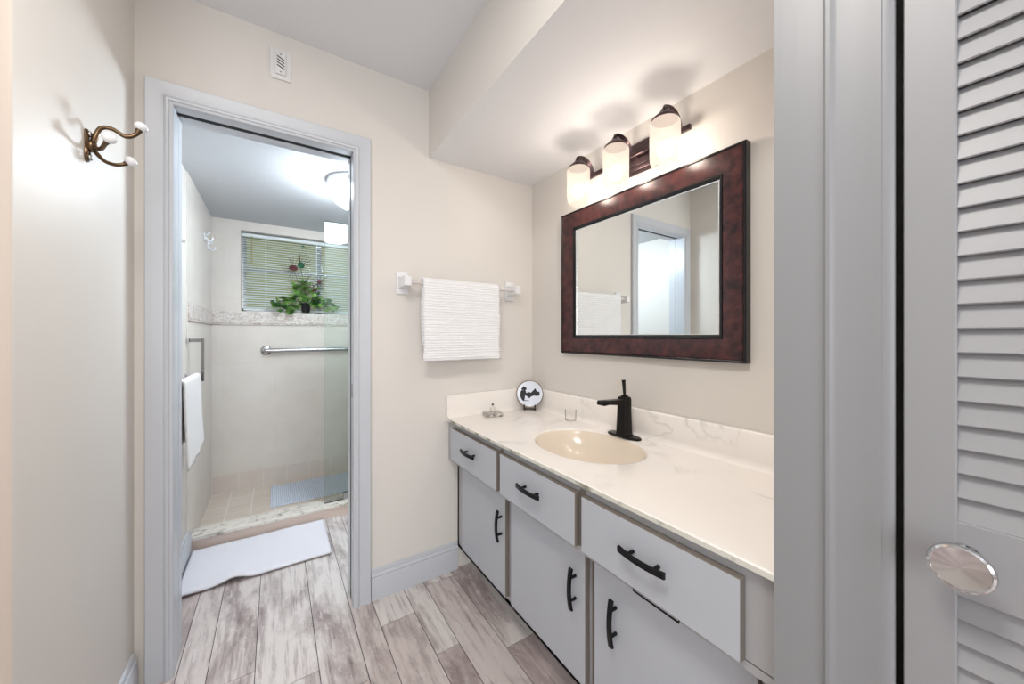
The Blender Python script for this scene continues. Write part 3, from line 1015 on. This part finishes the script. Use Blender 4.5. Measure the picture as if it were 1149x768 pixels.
def drape(name, label, a0, a1, c, ztop, zf, zb, along, m_, r=0.014, th=0.006, wav=0.002, slant=0.0, cat='towel', flare=0.0, seed=1):
    """cloth over a bar; along 'X' (hanging off the back wall) or 'Y'. c = bar axis position"""
    rnd = random.Random(seed)
    ph = [rnd.random()*6 for _ in range(4)]
    prof = []
    nv = 26
    for i in range(nv+1):
        t = i/nv; prof.append((-r, zf+(ztop-r-zf)*t, 1-t))
    for i in range(1, 9):
        a = PI*i/9
        prof.append((-r*math.cos(a), ztop-r+r*math.sin(a), 0))
    for i in range(15):
        t = i/14; prof.append((r*0.6, ztop-r+(zb-ztop+r)*t, t))
    nu = 28
    bm = NB(); grid = []
    for j in range(nu+1):
        s = j/nu; u = a0+(a1-a0)*s
        row = []
        for k, (o, z, h) in enumerate(prof):
            front = k <= nv
            w = wav*h*(math.sin(s*7+ph[0])+0.6*math.sin(s*15+ph[1]+h*2))
            oo = o-abs(w)*1.6*(1 if front else 0)-flare*h*h*(1 if front else 0)
            zz = z+(slant*(s-0.5)*h if front else 0)+0.002*math.sin(s*9+ph[2])*h
            uu = u+0.004*h*math.sin(z*22+ph[3])*(2*s-1)
            row.append((uu, c+oo, zz) if along == 'X' else (c-oo, uu, zz))
        grid.append([bm.verts.new(p) for p in row])
    for j in range(nu):
        for k in range(len(prof)-1):
            bm.faces.new((grid[j][k], grid[j+1][k], grid[j+1][k+1], grid[j][k+1]))
    o = obj(name, bm, m_, None, True, org=((a0+a1)/2, c, ztop) if along == 'X' else (c, (a0+a1)/2, ztop))
    sd = o.modifiers.new('thickness', 'SOLIDIFY'); sd.thickness = th; sd.offset = 0
    tag(o, label, cat)
    return o


drape('bath_towel', 'white waffle-weave towel hanging on the bar on the back wall', 0.585, 1.008, tby, tbz+0.021, 1.098, 1.17, 'X', M['waffle'], 0.016, 0.007, 0.0025, 0.0, seed=3)

# ------------------------------------------------------------------ chime plate above the door
cx, cz = 0.018, 2.322
ch = thing('wall_grille_plate', 'small white wall plate with a dark slotted grille above the doorway', 'wall plate', (cx, YB, cz))
bm = NB(); box(bm, cx-0.036, cx+0.036, YB-0.008, YB-0.0005, cz-0.06, cz+0.06, 0.003, 2)
obj('plate', bm, M['plastic'], ch, 'auto')
bm = NB(); box(bm, cx-0.018, cx+0.018, YB-0.018, YB-0.008, cz-0.044, cz+0.044, 0.003, 2)
gr = obj('cover', bm, M['plastic'], ch, 'auto')
bm = NB()
for i in range(4):
    z = cz-0.018+i*0.012
    rings(bm, [[(cx-0.013+0.0*a, y, z+0.008+b*0.0022) for b in (-1, 1)] + [(cx+0.013, y, z-0.004+b*0.0022) for b in (1, -1)] for y in (YB-0.0187, YB-0.0178) for a in (0,)])
obj('grille', bm, M['dark'], gr)
for s in (-1, 1):
    bm = NB(); lathe(bm, (cx, YB-0.018, cz+s*0.036), [(0.0, -0.002), (0.003, -0.0015), (0.0035, 0)], 12, 'Y')
    obj('screw', bm, M['steel'], gr)

# ------------------------------------------------------------------ coat hook on the left wall
hk = thing('coat_hook', 'aged brass triple coat hook with white ceramic knobs on the left wall', 'coat hook', (XL, 1.375, 1.71))
hy, hz = 1.375, 1.709
bm = NB()
rs = []
for x, k in ((XL+0.0005, 1.0), (XL+0.004, 1.0), (XL+0.007, 0.75)):
    ring = []
    for i in range(40):
        a = 2*PI*i/40
        wv = 1-0.42*abs(math.cos(a))**2+0.0
        z_ = 0.042*math.sin(a); y_ = 0.018*math.cos(a)*(0.55+0.75*abs(math.sin(a))**2)
        ring.append((x, hy+y_*k, hz+z_*k))
    rs.append(ring)
rings(bm, rs)
ball(bm, (XL+0.010, hy, hz), 0.014, (0.8, 1, 1.1), 16, 10)
obj('mounting_plate', bm, M['brass'], hk, 'auto')
for s in (-1, 1):
    bm = NB(); ball(bm, (XL+0.008, hy, hz+s*0.030), 0.008, (0.5, 1, 1), 12, 8)
    obj('screw', bm, M['steel'], hk, True)
arms = [([(XL+0.012, hy, hz+0.006), (XL+0.024, hy+0.002, hz+0.050), (XL+0.045, hy+0.004, hz+0.058), (XL+0.070, hy+0.006, hz+0.046), (XL+0.088, hy+0.010, hz+0.058), (XL+0.096, hy+0.012, hz+0.076)], 0.0052),
        ([(XL+0.012, hy-0.004, hz-0.004), (XL+0.030, hy-0.016, hz-0.008), (XL+0.044, hy-0.040, hz-0.004), (XL+0.056, hy-0.060, hz+0.004)], 0.0048),
        ([(XL+0.012, hy+0.004, hz-0.006), (XL+0.026, hy+0.020, hz-0.024), (XL+0.042, hy+0.032, hz-0.026), (XL+0.056, hy+0.038, hz-0.020), (XL+0.066, hy+0.040, hz-0.012)], 0.0046)]
for p, r in arms:
    q = bez(p, 6)
    bm = NB(); tube(bm, q, [r*(1.15 if i < 4 else 1.0 if i < len(q)-5 else 1.0+0.12*(i-len(q)+6)) for i in range(len(q))], 10)
    arm = obj('hook_arm', bm, M['brass'], hk, True)
    d = (Vector(p[-1])-q[-4]).normalized()
    bm = NB()
    cc = Vector(p[-1])+d*0.008
    ball(bm, (0, 0, 0), 0.0145, (1, 1, 0.85), 20, 12)
    bmesh.ops.transform(bm, matrix=Matrix.Translation(cc) @ d.to_track_quat('Z', 'Y').to_matrix().to_4x4(), verts=bm.verts[:])
    obj('knob', bm, M['ceramic'], arm, True, label='white ceramic knob')

# ------------------------------------------------------------------ shower room
# glass panel
gp = thing('glass_shower_panel', 'fixed clear glass shower panel standing on the marble curb', 'shower screen', (0.78, 2.735, 0.088))
obj('glass_pane', boxo(0.276, XR-0.001, 2.731, 2.739, 0.0895, 1.998, 0.001, 1), M['glass'], gp)
bm = NB()
box(bm, 0.392, 0.442, 2.722, 2.7305, 0.0885, 0.135, 0.001, 1)
box(bm, 0.392, 0.442, 2.7395, 2.748, 0.0885, 0.135, 0.001, 1)
obj('glass_clamp', bm, M['steel'], gp)
bm = NB()
box(bm, 0.276, 0.392, 2.729, 2.741, 0.0882, 0.0895)
box(bm, 0.442, XR-0.001, 2.729, 2.741, 0.0882, 0.0895)
obj('seal', bm, M['dark'], gp)

# grab bar on the far wall
gb = thing('grab_bar', 'long horizontal steel grab bar on the shower wall below the window', 'grab bar', (0.25, YF, 1.10))
bm = NB()
gx0, gx1, gz = -0.062, 0.585, 1.103
tube(bm, bez([(gx0, YF-0.004, gz), (gx0, YF-0.030, gz), (gx0+0.012, YF-0.045, gz), (gx0+0.04, YF-0.047, gz), (gx1-0.04, YF-0.047, gz), (gx1-0.012, YF-0.045, gz), (gx1, YF-0.030, gz), (gx1, YF-0.004, gz)], 5), 0.016, 14)
obj('bar', bm, M['steel'], gb, True)
for x in (gx0, gx1):
    bm = NB(); lathe(bm, (x, YF-0.0005, gz), [(0.0, 0), (0.038, 0), (0.038, -0.004), (0.030, -0.012), (0.017, -0.014), (0.0, -0.014)], 28, 'Y')
    obj('flange', bm, M['steel'], gb, 'auto')

# vertical square pull on the left wall
bm = NB()
vh = thing('vertical_wall_handle', 'square chrome vertical handle on the left shower wall above the small towel', 'handle', (XL, 2.63, 1.09))
bm = NB()
vy = 2.622
box(bm, XL+0.064, XL+0.076, vy-0.009, vy+0.009, 0.968, 1.206, 0.002, 1)
box(bm, XL+0.007, XL+0.066, vy-0.009, vy+0.009, 1.186, 1.204, 0.002, 1)
box(bm, XL+0.007, XL+0.066, vy-0.009, vy+0.009, 0.970, 0.988, 0.002, 1)
obj('grip', bm, mat('dark_nickel', (0.32, 0.3, 0.29, 1), 0.15, 1.0), vh)
for z in (1.195, 0.979):
    bm = NB(); lathe(bm, (XL+0.0065, vy, z), [(0, 0), (0.018, 0), (0.018, 0.006), (0.010, 0.009), (0, 0.009)], 20, 'X')
    obj('flange', bm, M['chrome'], vh, 'auto')

# small towel bar + towel
sb = thing('small_towel_bar', 'short chrome towel bar under the small towel on the left wall', 'towel bar', (XL, 2.33, 0.99))
sz = 0.998
for y in (2.06, 2.575):
    bm = NB()
    lathe(bm, (XL+0.0005, y, sz), [(0, 0), (0.020, 0), (0.020, 0.006), (0.010, 0.010), (0.009, 0.048), (0.013, 0.052), (0.013, 0.064), (0, 0.066)], 20, 'X')
    obj('bracket', bm, M['chrome'], sb, 'auto')
bm = NB(); tube(bm, [(XL+0.056, 2.06, sz), (XL+0.056, 2.575, sz)], 0.007, 12)
obj('bar', bm, M['chrome'], sb, True)
drape('hand_towel', 'small white towel hanging on the left wall beside the shower', 2.13, 2.535, XL+0.056, sz+0.020, 0.635, 0.72, 'Y', M['terry'], 0.014, 0.008, 0.003, 0.03, flare=0.012, seed=5)

# chrome clip higher up on the wall
bm = NB()
box(bm, XL+0.0005, XL+0.006, 2.405, 2.445, 1.68, 1.715, 0.001, 1)
box(bm, XL+0.006, XL+0.026, 2.428, 2.440, 1.69, 1.705, 0.001, 1)
tag(obj('wall_clip', bm, M['steel'], None, org=(XL, 2.42, 1.69)), 'small steel clip high on the left wall beyond the doorway', 'wall clip')

# double robe hook
rh = thing('robe_hook', 'white double robe hook on the left shower wall near the ceiling', 'robe hook', (XL+0.006, 3.22, 1.87))
for y, z in ((3.17, 1.89), (3.30, 1.855)):
    bm = NB()
    box(bm, XL+0.0065, XL+0.014, y-0.016, y+0.016, z-0.03, z+0.03, 0.003, 2)
    tube(bm, bez([(XL+0.014, y, z-0.005), (XL+0.032, y, z-0.028), (XL+0.048, y, z-0.022), (XL+0.05, y, z-0.004)], 5), 0.006, 8)
    tube(bm, bez([(XL+0.014, y, z+0.010), (XL+0.026, y, z+0.016), (XL+0.034, y, z+0.034)], 4), 0.006, 8)
    obj('hook', bm, M['ceramic'], rh, 'auto')

# ceiling lamp
cl_ = thing('ceiling_dome_light', 'round white glowing dome light on the ceiling beyond the doorway', 'ceiling light', (0.395, 2.28, ZS))
bm = NB()
lathe(bm, (0.395, 2.28, ZS-0.0005), [(0.0, 0), (0.148, 0), (0.152, -0.004), (0.152, -0.030), (0.147, -0.036), (0.0, -0.034)], 40)
obj('base_ring', bm, M['plastic'], cl_, 'auto')
bm = NB()
pr = [(0.130, -0.033)]
for i in range(0, 10):
    a = PI/2*i/9
    pr.append((0.144*math.cos(a)**0.85 if i < 9 else 0.0, -0.038-0.118*math.sin(a)))
lathe(bm, (0.395, 2.28, ZS), pr, 48)
obj('glass_dome', bm, M['dome'], cl_, True, label='lit frosted glass dome')

# bath mat with a lifted front edge
bm = NB()
nx, ny = 60, 20
rx0, rx1, ry0, ry1 = XL+0.022, 0.262, 2.235, 2.66
def mat_z(x, y):
    w = math.exp(-((x-(-0.17))/0.05)**2)*max(0, 1-(y-ry0)/0.22)**1.5
    return 0.022*w+0.0008*math.sin(x*60)*math.sin(y*50)
g0 = [[bm.verts.new((rx0+(rx1-rx0)*i/nx, ry0+(ry1-ry0)*j/ny+0.002*math.sin(i*0.16), 0.011+mat_z(rx0+(rx1-rx0)*i/nx, ry0+(ry1-ry0)*j/ny))) for j in range(ny+1)] for i in range(nx+1)]
for i in range(nx):
    for j in range(ny):
        bm.faces.new((g0[i][j], g0[i+1][j], g0[i+1][j+1], g0[i][j+1]))
o = obj('bath_mat', bm, M['rug'], None, True, org=(0, 2.45, 0))
sd = o.modifiers.new('thickness', 'SOLIDIFY'); sd.thickness = 0.010; sd.offset = -1
tag(o, 'plain white cotton bath mat on the plank floor in front of the shower curb', 'bath mat')

# shower mat
bm = NB()
box(bm, -0.03, 0.70, 3.02, 3.44, 0.0205, 0.028, 0.003, 1)
o = tag(obj('shower_mat', bm, M['showermat'], None, org=(0.3, 3.23, 0.02)), 'pale blue perforated bath mat on the tiled shower floor', 'shower mat')

# ------------------------------------------------------------------ blind
bl = thing('window_blind', 'white horizontal slat blind in the shower window', 'blind', (0.3, YF+0.06, WZ1))
BY = YF+0.070
obj('head_rail', boxo(WX0+0.006, WX1-0.006, BY-0.015, BY+0.015, WZ1-0.034, WZ1-0.008, 0.002, 1), M['slat'], bl)
bm = NB()
ns = 31
for i in range(ns):
    z = WZ1-0.050-i*0.0182
    a = math.radians(24)
    dx, dz = 0.0125*math.cos(a), 0.0125*math.sin(a)
    rs = []
    for x in (WX0+0.010, WX1-0.010):
        rs.append([(x, BY-dx, z-dz), (x, BY, z+0.0022), (x, BY+dx, z+dz), (x, BY+dx, z+dz-0.0008), (x, BY, z+0.0014), (x, BY-dx, z-dz-0.0008)])
    rings(bm, rs)
obj('slats', bm, M['slat'], bl)
obj('bottom_rail', boxo(WX0+0.010, WX1-0.010, BY-0.012, BY+0.012, WZ0+0.010, WZ0+0.026, 0.002, 1), M['slat'], bl)
for x in (WX0+0.16, 0.30, 0.68):
    bm = NB()
    box(bm, x-0.0022, x+0.0022, BY-0.0145, BY-0.0135, WZ0+0.012, WZ1-0.03)
    box(bm, x-0.0022, x+0.0022, BY+0.0135, BY+0.0145, WZ0+0.012, WZ1-0.03)
    obj('ladder_cord', bm, M['slat'], bl)
bm = NB()
tube(bm, [(WX0+0.07, BY-0.022, WZ1-0.03), (WX0+0.07, BY-0.022, WZ1-0.24)], 0.0035, 6)
obj('tilt_wand', bm, mat('amber_wand', lin(150, 140, 90), 0.3), bl)

# ------------------------------------------------------------------ plant arrangement on the sill
pl = thing('ivy_arrangement', 'green ivy with dry twigs and burgundy feathers in a black pot on the window sill', 'plant', (0.215, YF+0.012, WZ0))
px, py = 0.215, YF+0.010
bm = NB()
lathe(bm, (px, py, WZ0+0.0005), [(0.0, 0), (0.026, 0), (0.032, 0.02), (0.036, 0.075), (0.038, 0.078), (0.034, 0.078), (0.0, 0.068)], 24)
obj('pot', bm, M['pot'], pl, 'auto')
rnd = random.Random(11)
bm = NB(); bs = NB()
def leaf(bm, c, d, up, L):
    d = d.normalized(); s = d.cross(up)
    if s.length < 0.05: s = d.orthogonal()
    s.normalize(); nrm = s.cross(d).normalized()
    out = [(0, 0), (0.18, 0.42), (0.10, 0.62), (0.42, 0.40), (0.62, 0.5), (0.66, 0.24), (1.0, 0)]
    mid = [c+d*(L*t) - nrm*L*0.10*math.sin(t*PI) for t in (0, 0.35, 0.7, 1.0)]
    for sg in (1, -1):
        vs = [bm.verts.new(c+d*(L*t)+s*(sg*L*w)+nrm*(L*0.08*w)) for t, w in out]
        bm.faces.new(vs)
# spread the foliage: lobes around the pot
lobes = [(0.0, 0.0, 0.14, 0.105, 42), (-0.07, -0.02, 0.075, 0.08, 28), (-0.175, -0.045, 0.035, 0.06, 26), (0.10, -0.02, 0.075, 0.075, 28), (0.175, -0.04, 0.035, 0.055, 14), (-0.13, -0.055, -0.005, 0.045, 12), (-0.02, 0, 0.19, 0.05, 12)]
for lx_, ly_, lz_, lr, cnt in lobes:
    for _ in range(cnt):
        v = Vector((rnd.gauss(0, 1), rnd.gauss(0, 0.55), rnd.gauss(0, 0.9))).normalized()*lr*(0.35+0.65*rnd.random())
        c = Vector((px+lx_, py+ly_, WZ0+0.04+lz_))+v
        if c.y > YF+0.045: c.y = YF+0.045-rnd.random()*0.02
        if c.y > YF-0.035 and c.z < WZ0+0.02: c.z = WZ0+0.02+rnd.random()*0.02
        L = 0.026+rnd.random()*0.026
        d = Vector((v.x*4+rnd.uniform(-.4, .4), -0.3+rnd.uniform(-.5, .1), rnd.uniform(-1.0, 0.2)))
        leaf(bm, c, d, Vector((0, -1, 0.6+rnd.uniform(-.5, .5))), L)
        if rnd.random() < 0.5:
            tube(bs, [(px, py, WZ0+0.068), (px+lx_*0.5, py+ly_*0.5, WZ0+0.10+lz_*0.5), tuple(c)], 0.0012, 4)
obj('foliage', bm, M['leaf'], pl)
obj('vine_stems', bs, mat('vine_stem', lin(60, 80, 40), 0.7), pl)
bm = NB()
tops = []
for dx_, dz_ in ((-0.09, 0.37), (-0.04, 0.40), (0.10, 0.27), (0.06, 0.20), (-0.01, 0.25)):
    e = (px+dx_, py-0.01, WZ0+dz_); tops.append(e)
    tube(bm, bez([(px+dx_*0.1, py, WZ0+0.06), (px+dx_*0.5+0.01, py-0.01, WZ0+dz_*0.5), e], 5), 0.002, 5)
def spray(c, n, L, spread=PI, d0=0.0):
    for i in range(n):
        a = d0+rnd.uniform(-spread, spread)
        l = L*rnd.uniform(0.5, 1)
        tube(bm, [c, (c[0]+l*math.cos(a), c[1]+rnd.uniform(-.02, .01), c[2]+l*math.sin(a))], 0.0013, 4)
spray(tops[0], 16, 0.10, PI*0.6, PI*0.95); spray(tops[1], 12, 0.12, 0.9, PI*0.35); spray(tops[2], 18, 0.09)
spray(tops[4], 20, 0.12); spray(tops[3], 14, 0.10)
obj('twigs', bm, M['twig'], pl)
for c, r, s in ((tops[0], 0.026, (1.2, 0.4, 0.9)), (tops[3], 0.018, (1.4, 0.5, 0.6)), (tops[2], 0.014, (1.4, 0.5, 0.7))):
    bm = NB()
    vs = ball(bm, (c[0], c[1]-0.008, c[2]), r, s, 14, 8)
    for v in vs: v.co += Vector((rnd.uniform(-1, 1), 0, rnd.uniform(-1, 1)))*0.003
    obj('burgundy_flower', bm, M['feather'], pl)
bm = NB()
for c, r, s in (((tops[1][0]+0.005, tops[1][1], tops[1][2]), 0.026, (1.0, 0.4, 1.0)), ((px-0.02, py-0.01, WZ0+0.56), 0.008, (1.6, 0.4, 0.7))):
    vs = ball(bm, c, r, s, 14, 8)
    for v in vs: v.co += Vector((rnd.uniform(-1, 1), 0, rnd.uniform(-1, 1)))*0.003
tube(bm, [tuple(tops[1]), (px-0.02, py-0.01, WZ0+0.56)], 0.0007, 4)
obj('green_flower', bm, M['feather_green'], pl)
